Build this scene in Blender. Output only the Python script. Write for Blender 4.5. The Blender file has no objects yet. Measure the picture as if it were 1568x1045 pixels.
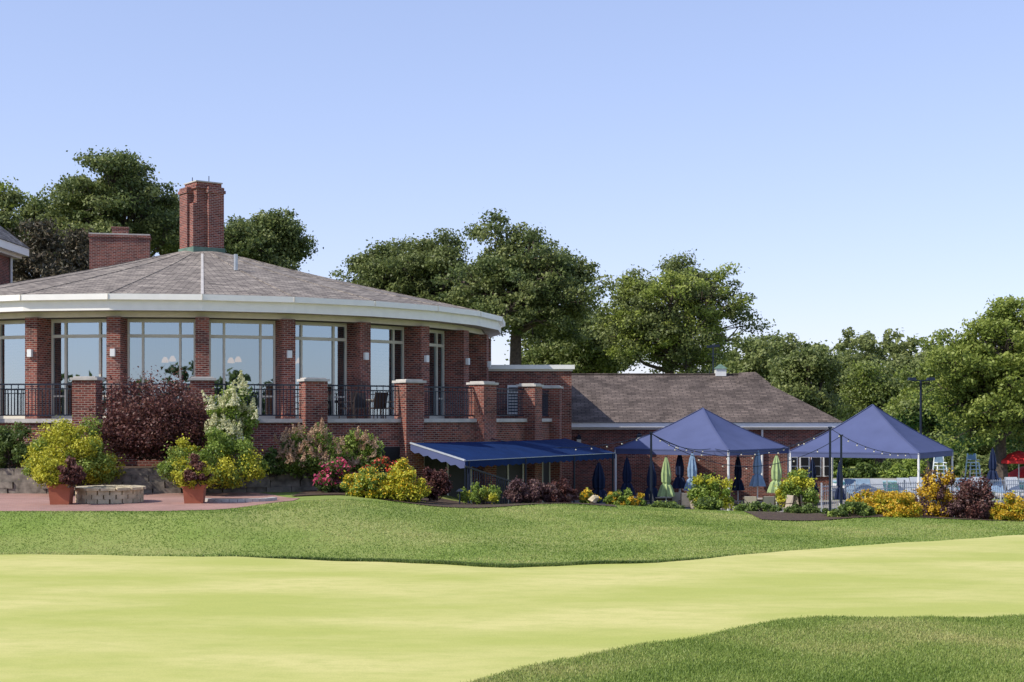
import bpy, math, numpy as np
from mathutils import Vector
R_=np.random.RandomState
F=2178.0; HZ=640.0; CZ=3.0
def X(px,d): return (px-784.0)/F*d
def Z(py,d): return CZ+(HZ-py)/F*d
sc=bpy.context.scene
# ------------------------------------------------------------ materials
def newmat(name):
    m=bpy.data.materials.new(name); m.use_nodes=True
    nt=m.node_tree; nt.nodes.clear()
    out=nt.nodes.new('ShaderNodeOutputMaterial')
    return m,nt,out
def N(nt,t,**kw):
    n=nt.nodes.new(t)
    for k,v in kw.items():
        if k in n.inputs: n.inputs[k].default_value=v
        else: setattr(n,k,v)
    return n
def c4(c): return (c[0],c[1],c[2],1)
def plain(name,col,rough=0.7,var=0.15,scale=3.0,bump=0.0,metal=0.0,spec=0.3):
    m,nt,out=newmat(name)
    b=N(nt,'ShaderNodeBsdfPrincipled',Roughness=rough,Metallic=metal); b.inputs['Specular IOR Level'].default_value=spec
    tc=N(nt,'ShaderNodeTexCoord'); no=N(nt,'ShaderNodeTexNoise',Scale=scale,Detail=6.0)
    nt.links.new(tc.outputs['Object'],no.inputs['Vector'])
    r=N(nt,'ShaderNodeMapRange'); r.inputs[1].default_value=.3; r.inputs[2].default_value=.7
    r.inputs[3].default_value=1-var; r.inputs[4].default_value=1+var
    nt.links.new(no.outputs['Fac'],r.inputs[0])
    mx=N(nt,'ShaderNodeVectorMath',operation='SCALE'); mx.inputs[0].default_value=col
    nt.links.new(r.outputs[0],mx.inputs['Scale']); nt.links.new(mx.outputs[0],b.inputs['Base Color'])
    if bump>0:
        bp=N(nt,'ShaderNodeBump',Strength=bump,Distance=0.02); nt.links.new(no.outputs['Fac'],bp.inputs['Height']); nt.links.new(bp.outputs[0],b.inputs['Normal'])
    nt.links.new(b.outputs[0],out.inputs[0]); return m
def brickmat(name,c1,c2,mo,w,h,ms,rough=.85,big=.2,bias=0.0,bigscale=.6,squash=1.0):
    m,nt,out=newmat(name)
    b=N(nt,'ShaderNodeBsdfPrincipled',Roughness=rough); b.inputs['Specular IOR Level'].default_value=.15
    uv=N(nt,'ShaderNodeUVMap'); uv.uv_map='UVMap'
    br=N(nt,'ShaderNodeTexBrick'); br.inputs['Scale'].default_value=1; br.inputs['Color1'].default_value=c4(c1); br.inputs['Color2'].default_value=c4(c2); br.inputs['Mortar'].default_value=c4(mo)
    br.inputs['Brick Width'].default_value=w; br.inputs['Row Height'].default_value=h; br.inputs['Mortar Size'].default_value=ms; br.inputs['Mortar Smooth'].default_value=.2; br.inputs['Bias'].default_value=bias
    nt.links.new(uv.outputs[0],br.inputs['Vector'])
    tc=N(nt,'ShaderNodeTexCoord'); no=N(nt,'ShaderNodeTexNoise',Scale=bigscale,Detail=8.0,Roughness=.65)
    nt.links.new(tc.outputs['Object'],no.inputs['Vector'])
    r=N(nt,'ShaderNodeMapRange'); r.inputs[1].default_value=.3; r.inputs[2].default_value=.7; r.inputs[3].default_value=1-big; r.inputs[4].default_value=1+big
    nt.links.new(no.outputs['Fac'],r.inputs[0])
    mx=N(nt,'ShaderNodeVectorMath',operation='SCALE')
    nt.links.new(br.outputs['Color'],mx.inputs[0]); nt.links.new(r.outputs[0],mx.inputs['Scale'])
    nt.links.new(mx.outputs[0],b.inputs['Base Color'])
    bp=N(nt,'ShaderNodeBump',Strength=.4,Distance=.01,invert=True); nt.links.new(br.outputs['Fac'],bp.inputs['Height']); nt.links.new(bp.outputs[0],b.inputs['Normal'])
    nt.links.new(b.outputs[0],out.inputs[0]); return m
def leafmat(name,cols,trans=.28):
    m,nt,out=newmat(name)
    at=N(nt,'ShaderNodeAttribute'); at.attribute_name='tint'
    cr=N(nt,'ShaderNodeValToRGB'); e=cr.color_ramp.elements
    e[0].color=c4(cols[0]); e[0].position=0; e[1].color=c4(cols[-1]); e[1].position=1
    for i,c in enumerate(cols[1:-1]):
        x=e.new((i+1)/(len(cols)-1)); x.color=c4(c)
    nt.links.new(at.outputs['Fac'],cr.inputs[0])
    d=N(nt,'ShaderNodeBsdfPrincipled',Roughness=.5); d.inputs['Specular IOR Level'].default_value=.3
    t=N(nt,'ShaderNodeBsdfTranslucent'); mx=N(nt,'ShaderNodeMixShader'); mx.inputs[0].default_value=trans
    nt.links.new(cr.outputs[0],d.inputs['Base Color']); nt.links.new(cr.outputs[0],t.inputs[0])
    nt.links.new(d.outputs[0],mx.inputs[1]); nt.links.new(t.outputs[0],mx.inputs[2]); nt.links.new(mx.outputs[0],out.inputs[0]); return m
def grassmat(name,c1,c2,c3,s1=.35,s2=6,stretch=(1,1,1),bump=.3,fine=60,thr=(.35,.7),rot=0):
    m,nt,out=newmat(name)
    b=N(nt,'ShaderNodeBsdfPrincipled',Roughness=.9); b.inputs['Specular IOR Level'].default_value=.1
    tc=N(nt,'ShaderNodeTexCoord'); mp=N(nt,'ShaderNodeMapping'); mp.inputs['Scale'].default_value=stretch; mp.inputs['Rotation'].default_value=(0,0,rot)
    nt.links.new(tc.outputs['Object'],mp.inputs[0])
    a=N(nt,'ShaderNodeTexNoise',Scale=s1,Detail=5.0); n2=N(nt,'ShaderNodeTexNoise',Scale=s2,Detail=6.0,Roughness=.7); n3=N(nt,'ShaderNodeTexNoise',Scale=fine,Detail=3.0)
    for q in (a,n2): nt.links.new(mp.outputs[0],q.inputs['Vector'])
    nt.links.new(tc.outputs['Object'],n3.inputs['Vector'])
    r1=N(nt,'ShaderNodeMapRange'); r1.inputs[1].default_value=thr[0]; r1.inputs[2].default_value=thr[1]; nt.links.new(a.outputs['Fac'],r1.inputs[0])
    r2=N(nt,'ShaderNodeMapRange'); r2.inputs[1].default_value=.45; r2.inputs[2].default_value=.75; nt.links.new(n2.outputs['Fac'],r2.inputs[0])
    m1=N(nt,'ShaderNodeMixRGB'); m1.inputs[1].default_value=c4(c1); m1.inputs[2].default_value=c4(c2); nt.links.new(r1.outputs[0],m1.inputs[0])
    m2=N(nt,'ShaderNodeMixRGB'); m2.inputs[2].default_value=c4(c3); nt.links.new(m1.outputs[0],m2.inputs[1])
    h=N(nt,'ShaderNodeMath',operation='MULTIPLY'); h.inputs[1].default_value=.65; nt.links.new(r2.outputs[0],h.inputs[0]); nt.links.new(h.outputs[0],m2.inputs[0])
    r3=N(nt,'ShaderNodeMapRange'); r3.inputs[1].default_value=.3; r3.inputs[2].default_value=.7; r3.inputs[3].default_value=1-bump; r3.inputs[4].default_value=1+bump; nt.links.new(n3.outputs['Fac'],r3.inputs[0])
    mx=N(nt,'ShaderNodeVectorMath',operation='SCALE'); nt.links.new(m2.outputs[0],mx.inputs[0]); nt.links.new(r3.outputs[0],mx.inputs['Scale'])
    nt.links.new(mx.outputs[0],b.inputs['Base Color'])
    nt.links.new(b.outputs[0],out.inputs[0]); return m
M={}
M['brick']=brickmat('brick_red',(.26,.068,.045),(.075,.020,.020),(.30,.23,.19),.21,.072,.010,big=.35,bigscale=.9)
M['chim']=brickmat('brick_chimney',(.26,.072,.05),(.10,.026,.024),(.32,.25,.22),.21,.072,.010,big=.3)
M['paver']=brickmat('brick_paver',(.38,.21,.17),(.30,.17,.14),(.34,.27,.23),.2,.1,.006)
M['shingle']=brickmat('shingle_weathered',(.34,.295,.245),(.17,.145,.125),(.10,.085,.075),.42,.19,.022,big=.42,bigscale=2.2)
M['shingle2']=brickmat('shingle_brown',(.165,.13,.11),(.095,.075,.065),(.06,.048,.042),.42,.19,.022,big=.42,bigscale=1.1)
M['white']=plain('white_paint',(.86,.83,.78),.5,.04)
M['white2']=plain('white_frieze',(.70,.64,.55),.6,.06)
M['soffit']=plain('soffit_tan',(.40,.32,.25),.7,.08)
M['frame']=plain('window_frame',(.62,.58,.48),.5,.05)
M['conc']=plain('limestone_cap',(.48,.45,.41),.8,.15,4)
M['iron']=plain('black_iron',(.012,.018,.035),.4,.1)
M['copper']=plain('copper_patina',(.12,.19,.15),.6,.3)
M['stone']=plain('limestone',(.19,.165,.135),.9,.5,5,.8)
M['stoneL']=plain('limestone_light',(.50,.42,.28),.9,.3,5,.5)
M['terra']=plain('terracotta',(.36,.115,.065),.8,.12,4)
M['soil']=plain('mulch',(.07,.045,.03),.95,.5,14,.5)
M['navy']=plain('navy_canvas',(.006,.023,.09),.85,.15,2,0,0,.1)
M['tent']=plain('blue_canopy_fabric',(.085,.103,.205),.75,.08,1,0,0,.15)
M['nvum']=plain('navy_umbrella_fabric',(.010,.020,.058),.8,.2,6)
M['lime']=plain('lime_umbrella_fabric',(.33,.42,.19),.8,.15,6)
M['sky']=plain('pale_blue_umbrella_fabric',(.22,.32,.44),.8,.15,6)
M['red']=plain('red_umbrella_fabric',(.6,.03,.03),.7,.1,4)
M['tan']=plain('tan_sling',(.38,.33,.26),.7,.1)
M['brown']=plain('brown_metal',(.05,.035,.03),.5,.1)
M['bark']=plain('bark',(.085,.066,.052),.95,.4,6,.8)
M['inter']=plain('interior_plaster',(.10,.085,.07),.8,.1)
M['dark']=plain('dark_opening_and_shade',(.012,.012,.014),.5,.1)
M['deck']=plain('concrete_deck',(.30,.28,.255),.9,.15,1)
M['metal']=plain('galvanised',(.45,.46,.47),.35,.1,3,0,.6)
M['fencep']=plain('pale_fence_paint',(.40,.43,.47),.5,.1)
M['polew']=plain('white_post',(.72,.72,.70),.5,.05)
M['yel']=plain('curtain_ochre',(.50,.38,.16),.8,.1)
M['water']=plain('pool_water',(.03,.30,.45),.08,.1,2)
def glass():
    m,nt,out=newmat('window_glass')
    t=N(nt,'ShaderNodeBsdfTransparent'); t.inputs[0].default_value=(.42,.5,.55,1)
    g=N(nt,'ShaderNodeBsdfGlossy',Roughness=.01); g.inputs[0].default_value=(.74,.90,1,1)
    mx=N(nt,'ShaderNodeMixShader'); fr=N(nt,'ShaderNodeFresnel',IOR=1.7)
    ad=N(nt,'ShaderNodeMath',operation='ADD'); ad.inputs[1].default_value=.36; ad.use_clamp=True
    nt.links.new(fr.outputs[0],ad.inputs[0]); nt.links.new(ad.outputs[0],mx.inputs[0])
    nt.links.new(t.outputs[0],mx.inputs[1]); nt.links.new(g.outputs[0],mx.inputs[2]); nt.links.new(mx.outputs[0],out.inputs[0]); return m
M['glass']=glass()
def emis(name,c,s):
    m,nt,out=newmat(name); e=N(nt,'ShaderNodeEmission',Strength=s); e.inputs[0].default_value=c4(c); nt.links.new(e.outputs[0],out.inputs[0]); return m
M['lamp']=emis('lit_lamp_shade',(1,.48,.18),1.0)
M['bulb']=plain('bulb_glass',(.6,.57,.48),.2,.03)
G=M['grass']=grassmat('lawn_grass',(.19,.26,.055),(.31,.32,.11),(.12,.19,.035),.28,3.5)
M['green']=grassmat('putting_green_grass',(.41,.43,.115),(.56,.52,.20),(.35,.39,.10),.34,2.6,(.6,1.3,1),.08,60,(.38,.64),.5)
L={}
L['oak']=leafmat('oak_leaves',[(.055,.085,.028),(.14,.18,.052),(.24,.28,.09)],.34)
L['oak2']=leafmat('linden_leaves',[(.075,.10,.032),(.18,.215,.068),(.29,.32,.11)],.34)
L['oak3']=leafmat('maple_leaves',[(.10,.14,.024),(.24,.30,.055),(.37,.41,.10)],.38)
L['olive']=leafmat('distant_leaves',[(.08,.11,.033),(.17,.215,.06),(.26,.29,.10)],.32)
L['pine']=leafmat('pine_needles',[(.028,.032,.02),(.08,.07,.04),(.15,.11,.065)],.1)
L['yg']=leafmat('chartreuse_leaves',[(.20,.23,.02),(.46,.45,.035),(.62,.58,.07)])
L['lime']=leafmat('bright_green_leaves',[(.09,.15,.02),(.21,.30,.05),(.35,.42,.09)])
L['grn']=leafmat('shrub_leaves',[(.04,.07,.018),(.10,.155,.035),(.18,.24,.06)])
L['burg']=leafmat('burgundy_leaves',[(.045,.018,.018),(.125,.047,.042),(.23,.11,.08)])
L['plum']=leafmat('plum_leaves',[(.05,.024,.03),(.14,.075,.078),(.24,.15,.12)])
L['wht']=leafmat('hydrangea_panicles',[(.46,.48,.22),(.66,.65,.38),(.8,.78,.58)])
L['pnk']=leafmat('faded_panicles',[(.34,.19,.12),(.50,.33,.21),(.62,.46,.32)])
L['rose']=leafmat('pink_blossoms',[(.5,.03,.12),(.7,.08,.2),(.75,.2,.3)])
L['yel']=leafmat('yellow_blossoms',[(.5,.26,.01),(.75,.45,.02),(.8,.58,.05)])
L['org']=leafmat('golden_foliage',[(.32,.18,.015),(.55,.34,.02),(.68,.48,.05)])
L['redf']=leafmat('red_blossoms',[(.5,.03,.02),(.6,.05,.03),(.7,.1,.05)])
L['blade']=leafmat('grass_blades',[(.14,.22,.035),(.27,.35,.08),(.46,.44,.17)],.3)
# ------------------------------------------------------------ mesh builder
def empty(name,loc=(0,0,0)):
    e=bpy.data.objects.new(name,None); e.location=loc; sc.collection.objects.link(e); return e
class MB:
    def __init__(s): s.v=[];s.f=[];s.m=[];s.mats=[]
    def mi(s,k):
        m=M[k] if k in M else L[k]
        if m not in s.mats: s.mats.append(m)
        return s.mats.index(m)
    def poly(s,pts,k):
        b=len(s.v); s.v+= [tuple(p) for p in pts]; s.f.append(tuple(range(b,b+len(pts)))); s.m.append(s.mi(k))
    def box(s,c,sz,k,rz=0.0,taper=1.0):
        hx,hy,hz=sz[0]/2,sz[1]/2,sz[2]/2; ca,sa=math.cos(rz),math.sin(rz); b=len(s.v)
        for z in (-1,1):
            t=taper if z==1 else 1
            for x,y in ((-1,-1),(1,-1),(1,1),(-1,1)):
                lx,ly=x*hx*t,y*hy*t
                s.v.append((c[0]+lx*ca-ly*sa,c[1]+lx*sa+ly*ca,c[2]+z*hz))
        for f in ((0,3,2,1),(4,5,6,7),(0,1,5,4),(1,2,6,5),(2,3,7,6),(3,0,4,7)):
            s.f.append(tuple(b+i for i in f)); s.m.append(s.mi(k))
    def zbox(s,x0,x1,y0,y1,z0,z1,k): s.box(((x0+x1)/2,(y0+y1)/2,(z0+z1)/2),(x1-x0,y1-y0,z1-z0),k)
    def tube(s,pts,rad,k,n=6):
        pts=[Vector(p) for p in pts]
        if not hasattr(rad,'__len__'): rad=[rad]*len(pts)
        b=len(s.v)
        for i,p in enumerate(pts):
            d=(pts[min(i+1,len(pts)-1)]-pts[max(i-1,0)])
            if d.length<1e-6: d=Vector((0,0,1))
            d.normalize(); a=Vector((0,0,1)) if abs(d.z)<.9 else Vector((1,0,0))
            u=d.cross(a).normalized(); w=d.cross(u)
            for j in range(n):
                t=2*math.pi*j/n; q=p+(u*math.cos(t)+w*math.sin(t))*rad[i]; s.v.append(tuple(q))
        mi=s.mi(k)
        for i in range(len(pts)-1):
            for j in range(n):
                s.f.append((b+i*n+j,b+i*n+(j+1)%n,b+(i+1)*n+(j+1)%n,b+(i+1)*n+j)); s.m.append(mi)
        s.f.append(tuple(b+j for j in range(n-1,-1,-1))); s.m.append(mi)
        e=b+(len(pts)-1)*n; s.f.append(tuple(e+j for j in range(n))); s.m.append(mi)
    def bar(s,p,q,w,h,k):
        p=Vector(p);q=Vector(q); d=(q-p).normalized(); u=d.cross(Vector((0,0,1)))
        if u.length<1e-4: u=Vector((1,0,0))
        u.normalize(); t=u.cross(d).normalized(); b=len(s.v)
        for e in (p,q):
            for a,c in ((-1,-1),(1,-1),(1,1),(-1,1)): s.v.append(tuple(e+u*a*w/2+t*c*h/2))
        for f in ((0,3,2,1),(4,5,6,7),(0,1,5,4),(1,2,6,5),(2,3,7,6),(3,0,4,7)):
            s.f.append(tuple(b+i for i in f)); s.m.append(s.mi(k))
    def ball(s,c,r,k,n=6):
        pts=[];rr=[]
        for i in range(n+1):
            a=math.pi*i/n; pts.append((c[0],c[1],c[2]-r*math.cos(a))); rr.append(max(r*math.sin(a),.001))
        s.tube(pts,rr,k,8)
    def build(s,name,parent=None,smooth=False):
        me=bpy.data.meshes.new(name); me.from_pydata(s.v,[],s.f)
        for m in s.mats: me.materials.append(m)
        me.polygons.foreach_set('material_index',s.m)
        if smooth: me.polygons.foreach_set('use_smooth',[True]*len(s.f))
        uv=me.uv_layers.new(name='UVMap'); me.update()
        for p in me.polygons:
            n=p.normal
            if abs(n.z)>.995: t=Vector((1,0,0)); b=Vector((0,1,0))
            else:
                t=Vector((-n.y,n.x,0)).normalized(); b=n.cross(t)
            for li in p.loop_indices:
                co=me.vertices[me.loops[li].vertex_index].co
                uv.data[li].uv=(co.dot(t),co.dot(b))
        o=bpy.data.objects.new(name,me); sc.collection.objects.link(o)
        if parent: o.parent=parent
        return o
def leafobj(name,P,S,T,MI,mats,seed,parent=None,out=None,aspect=.62):
    rng=R_(seed); n=len(P)
    d=rng.normal(size=(n,3)); d/=np.linalg.norm(d,axis=1)[:,None]
    if out is not None: d=d*1.0+out*.6+np.array([0,0,.35])
    d/=np.linalg.norm(d,axis=1)[:,None]
    r=rng.normal(size=(n,3)); u=np.cross(d,r); u/=np.linalg.norm(u,axis=1)[:,None]; w=np.cross(d,u)
    s=S[:,None]*.5
    V=np.stack([P-u*s,P-w*s*aspect+u*s*.15,P+u*s,P+w*s*aspect+u*s*.15],1).reshape(-1,3)
    me=bpy.data.meshes.new(name); me.vertices.add(4*n); me.vertices.foreach_set('co',V.astype(np.float32).ravel())
    me.loops.add(4*n); me.loops.foreach_set('vertex_index',np.arange(4*n,dtype=np.int32))
    me.polygons.add(n); me.polygons.foreach_set('loop_start',np.arange(0,4*n,4,dtype=np.int32))
    for m in mats: me.materials.append(m)
    me.update(calc_edges=True)
    me.polygons.foreach_set('material_index',np.asarray(MI,dtype=np.int32))
    a=me.attributes.new('tint','FLOAT','FACE'); a.data.foreach_set('value',np.clip(T,0,1).astype(np.float32))
    o=bpy.data.objects.new(name,me); sc.collection.objects.link(o)
    if parent: o.parent=parent
    return o
def sph(rng,n):
    d=rng.normal(size=(n,3)); return d/np.linalg.norm(d,axis=1)[:,None]
# ------------------------------------------------------------ terrain
def sst(t): t=np.clip(t,0,1); return t*t*(3-2*t)
def Cc(x): return np.interp(x,[-60,-7,-2,4,9,15,60],[34.5,34.5,39.5,45,43,41,41])
def Ee(x): return np.interp(x,[-60,-11,-6,-2.5,0,3,7,13,40],[31.2,31.2,30.6,29.4,28.4,29.4,32.6,36.3,38])
def Aa(x): return np.interp(x,[-5,-2,4,9],[.7,.5,.2,0])
def Bb(x): return .7-1.9*sst((x+4.5)/6.5)
def Gf(x): return np.interp(x,[-12,-3,-.6,.53,1.9,4,6,7.7,14],[6,14.2,16.1,17.4,18.9,21.1,21.4,21.4,21.6])
def H(x,y):
    x=np.asarray(x,float); y=np.asarray(y,float)
    e=Ee(x)+.4; c=Cc(x); a=Aa(x)
    z=a*sst((y-e)/(c-e)); z=z+(Bb(x)-a)*sst((y-c)/13)
    z=z+1.35*sst((11-y)/8)
    und=.06*np.sin(x*.7+y*.3)*sst((y-e)/4)*sst((x+7)/3)*(1-sst((y-50)/5))
    return z+und
def grid(name,xs,ys,zf,mat,smooth=True):
    Xg,Yg=np.meshgrid(xs,ys); Zg=zf(Xg,Yg); nx=len(xs)
    V=np.stack([Xg,Yg,Zg],-1).reshape(-1,3)
    i,j=np.meshgrid(np.arange(nx-1),np.arange(len(ys)-1)); a=(j*nx+i).ravel()
    Fc=np.stack([a,a+1,a+nx+1,a+nx],1)
    me=bpy.data.meshes.new(name); me.from_pydata(V.tolist(),[],Fc.tolist()); me.materials.append(mat)
    if smooth: me.polygons.foreach_set('use_smooth',[True]*len(Fc))
    o=bpy.data.objects.new(name,me); sc.collection.objects.link(o); return o
xs=np.concatenate([[-900,-400,-200,-100,-60],np.arange(-40,40.1,.5),[60,100,200,400,900]])
ys=np.concatenate([[-900,-300,-100,-30],np.arange(-10,70.1,.4),[80,100,150,250,500,1200]])
grid('lawn_ground',xs,ys,H,M['grass'])
def strip(name,xs,f0,f1,n,mat,zo):
    V=[];Fc=[]
    for x in xs:
        a,b=float(f0(x)),float(f1(x))
        for j in range(n+1):
            y=a+(b-a)*j/n; V.append((x,y,float(H(x,y))+zo))
    for i in range(len(xs)-1):
        for j in range(n):
            a=i*(n+1)+j; Fc.append((a,a+n+1,a+n+2,a+1))
    me=bpy.data.meshes.new(name); me.from_pydata(V,[],Fc); me.materials.append(mat); me.update()
    uv=me.uv_layers.new(name='UVMap')
    for l in me.loops:
        co=me.vertices[l.vertex_index].co; uv.data[l.index].uv=(co.x,co.y)
    o=bpy.data.objects.new(name,me); sc.collection.objects.link(o); return o
wob=lambda x: .12*np.sin(x*1.7)+.07*np.sin(x*4.1+1)
strip('putting_green',np.arange(-22,22,.25),lambda x:max(12.0,Gf(x)+wob(x)),lambda x:Ee(x)+wob(x+3)*.6,14,M['green'],.007)
pf=lambda x: 34.9+ .9*sst((x+9)/3.0)+3.2*sst((x+7.4)/1.4)
strip('brick_patio',np.arange(-24,-5.9,.2),pf,lambda x:43.6 if x<-8 else 43.6-3.4*float(sst((x+8)/2.1)),12,M['paver'],.012)
strip('mulch_bed',np.arange(-6.4,3.2,.2),lambda x:41.2+.6*math.sin(x)+max(0,x+1)*.5,lambda x:47.0,6,M['soil'],.03)
strip('mulch_bed',np.arange(7.3,22,.3),lambda x:41.6+.3*math.sin(x*1.3),lambda x:45.0,5,M['soil'],.03)
strip('patio_paving',np.arange(2,32,1.0),lambda x:57.5,lambda x:72,6,M['deck'],.02)
def blades(name,P,h,w,seed,mat):
    rng=R_(seed); n=len(P); a=rng.rand(n)*6.283; hh=h*(.5+rng.rand(n)); 
    u=np.stack([np.cos(a),np.sin(a),0*a],1)*w*(.5+rng.rand(n))[:,None]
    tip=np.stack([rng.normal(size=n)*h*.5,rng.normal(size=n)*h*.5,hh],1)
    V=np.stack([P-u,P+u,P+tip],1).reshape(-1,3)
    me=bpy.data.meshes.new(name); me.vertices.add(3*n); me.vertices.foreach_set('co',V.astype(np.float32).ravel())
    me.loops.add(3*n); me.loops.foreach_set('vertex_index',np.arange(3*n,dtype=np.int32))
    me.polygons.add(n); me.polygons.foreach_set('loop_start',np.arange(0,3*n,3,dtype=np.int32))
    me.materials.append(mat); me.update(calc_edges=True)
    px,py=P[:,0],P[:,1]
    t=.46+.15*np.sin(px*.8+py*.5)+.14*np.sin(px*.37-py*1.1+2)+.11*np.sin(px*2.3+1.7*np.sin(py*1.3))+.08*np.sin(py*4.1+2*np.sin(px*1.9))+rng.normal(size=n)*.15
    at=me.attributes.new('tint','FLOAT','FACE'); at.data.foreach_set('value',np.clip(t,0,1).astype(np.float32))
    o=bpy.data.objects.new(name,me); sc.collection.objects.link(o); return o
rng=R_(5)
x=rng.uniform(-3,10,420000); y=rng.uniform(13.5,22,420000); k=y<Gf(x)+wob(x)+.02+.05*rng.normal(size=420000); x=x[k];y=y[k]
blades('rough_grass',np.stack([x,y,H(x,y)],1),.032,.008,1,L['blade'])
x=rng.uniform(-15,17,360000); y=rng.uniform(28,48,360000); k=(y>Ee(x)+wob(x+3)*.6)&(y<np.where(x<-6.3,pf(x),Cc(x)+3)); x=x[k];y=y[k]
blades('bank_grass',np.stack([x,y,H(x,y)],1),.026,.013,2,L['blade'])
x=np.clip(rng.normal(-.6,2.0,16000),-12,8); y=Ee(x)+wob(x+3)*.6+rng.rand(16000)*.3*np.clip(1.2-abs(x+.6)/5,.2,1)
blades('collar_shadow_grass',np.stack([x,y,H(x,y)],1),.055,.012,3,L['grn'])  # taller edge grass, coloured dark to stand in for the lawn's shadow streak
# ------------------------------------------------------------ clubhouse rotunda
CX,CY=-13.2,60.6; DT=360/26.; T0=12.3
def th(k): return math.radians(T0+k*DT)
def pt(R,t,z): return (CX+R*math.sin(t),CY-R*math.cos(t),z)
club=empty('brick_clubhouse')
FL=2.9
def ring(mb,R0,z0,R1,z1,k0,k1,k,flip=False):
    for i in range(k0,k1):
        q=[pt(R0,th(i),z0),pt(R0,th(i+1),z0),pt(R1,th(i+1),z1),pt(R1,th(i),z1)]
        mb.poly(q if not flip else q[::-1],k)
def rbox(mb,R,t,z0,z1,w,d,k,taper=1.0):
    p=pt(R,t,(z0+z1)/2); mb.box(p,(w,d,z1-z0),k,t,taper)
roof=MB()
prof=[(12.92,7.17),(11.2,7.56),(9,8.05),(6.5,8.62),(4,9.22),(2,9.75),(.01,10.28)]
for a,b in zip(prof[:-1],prof[1:]): ring(roof,a[0],a[1],b[0],b[1],-13,13,'shingle')
for i in range(-13,13):
    for a,b in zip(prof[:-2],prof[1:-1]):
        p=Vector(pt(a[0],th(i),a[1]+.004)); q=Vector(pt(b[0],th(i),b[1]+.004)); roof.bar(p,q,.10,.03,'conc' if i==0 else 'shingle')
roof.build('rotunda_roof',club)
f=MB()
ring(f,12.95,6.97,12.95,7.165,-13,13,'white'); ring(f,12.95,7.165,12.6,7.165,-13,13,'white'); ring(f,12.78,6.96,12.95,6.97,-13,13,'white')
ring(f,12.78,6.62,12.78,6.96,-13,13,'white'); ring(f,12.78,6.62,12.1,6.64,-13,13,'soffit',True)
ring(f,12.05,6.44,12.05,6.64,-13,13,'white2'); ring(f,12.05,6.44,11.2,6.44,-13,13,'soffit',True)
for i in range(-13,13): rbox(f,12.955,th(i),6.985,7.16,.03,.03,'white2')
f.build('eave_fascia',club)
c=MB()
for i in range(-6,9): rbox(c,11.9,th(i),FL+.005,6.437,.47,.86,'brick')
c.build('brick_columns',club)
s=MB()
for i in (-3,-2,-1,1,2,3,4,5): 
    rbox(s,12.39,th(i),5.08,5.34,.16,.12,'polew')
s.build('wall_sconces',club)
w=MB(); gl=MB()
RG=11.45
def facet(i,R):
    p=Vector(pt(R,th(i),0)); q=Vector(pt(R,th(i+1),0)); return p,(q-p)
for i in range(-5,8):
    p,v=facet(i,RG); Lf=v.length; u=v/Lf; a=.25; b=Lf-.25; tm=(th(i)+th(i+1))/2; nrm=Vector((math.sin(tm),-math.cos(tm),0))
    def vbar(sv,z0,z1,wd=.08,dp=.12,mat='frame'):
        c0=p+u*sv; w.box((c0.x,c0.y,(z0+z1)/2),(wd,dp,z1-z0),mat,tm)
    def hbar(s0,s1,z,ht=.08,dp=.11,mat='frame'):
        c0=p+u*((s0+s1)/2); w.box((c0.x,c0.y,z),(s1-s0,dp,ht),mat,tm)
    vbar(a,FL+.005,6.43); vbar(b,FL+.005,6.43)
    m1,m2=a+(b-a)*.22,a+(b-a)*.78
    vbar(m1,FL+.01,6.42,.075); vbar(m2,FL+.01,6.42,.075)
    for z,ht in ((6.37,.14),(5.83,.11),(FL+.09,.18)): hbar(a+.04,b-.04,z,ht)
    hbar(a+.04,m1-.04,3.75,.06); hbar(m2+.04,b-.04,3.75,.06)
    g0=p+u*a; g1=p+u*b; rj=R_(i+50).normal()*.004
    gl.poly([(g0.x,g0.y,FL),(g1.x,g1.y,FL),(g1.x+nrm.x*rj,g1.y+nrm.y*rj,6.43),(g0.x,g0.y,6.43)],'glass')
w.build('window_frames',club); gl.build('window_glass',club)
it=MB()
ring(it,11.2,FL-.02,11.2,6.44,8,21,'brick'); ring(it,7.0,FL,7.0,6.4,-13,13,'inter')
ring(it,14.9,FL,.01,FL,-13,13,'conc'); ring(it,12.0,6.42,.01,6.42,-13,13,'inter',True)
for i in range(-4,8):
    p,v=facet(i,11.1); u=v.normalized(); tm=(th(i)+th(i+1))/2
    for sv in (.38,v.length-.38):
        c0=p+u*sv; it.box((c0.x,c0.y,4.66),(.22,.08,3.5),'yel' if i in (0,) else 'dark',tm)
it.build('dining_room_interior',club)
pl=MB()
for i in (-3,-1,0,1):
    tm=(th(i)+th(i+1))/2
    for dt,zz in ((-.015,4.98),(.012,5.02)):
        p=pt(9.6,tm+dt,zz); pl.tube([(p[0],p[1],zz+.2),(p[0],p[1],6.4)],.01,'iron',4); pl.tube([(p[0],p[1],zz),(p[0],p[1],zz+.1),(p[0],p[1],zz+.2)],[.13,.11,.05],'lamp',10)
pl.build('pendant_lamps',club)
ch=MB(); x0,y0=X(309,60.2),60.2; rz=math.radians(38)
def cb(dx,dy,z0,z1,wx,wy,k,r=rz):
    ca,sa=math.cos(r),math.sin(r); ch.box((x0+dx*ca-dy*sa,y0+dx*sa+dy*ca,(z0+z1)/2),(wx,wy,z1-z0),k,r)
cb(.12,.12,9.6,12.62,1.12,1.12,'chim')
cb(-.52,.30,9.6,12.45,.36,.72,'chim'); cb(.34,-.50,9.6,12.45,.70,.36,'chim')
cb(-.46,-.28,9.6,12.0,.30,.34,'chim')
cb(.12,.12,12.62,12.74,1.26,1.26,'chim'); cb(.12,.12,12.74,12.90,1.14,1.14,'chim'); cb(.12,.12,12.90,12.95,1.22,1.22,'conc')
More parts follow.
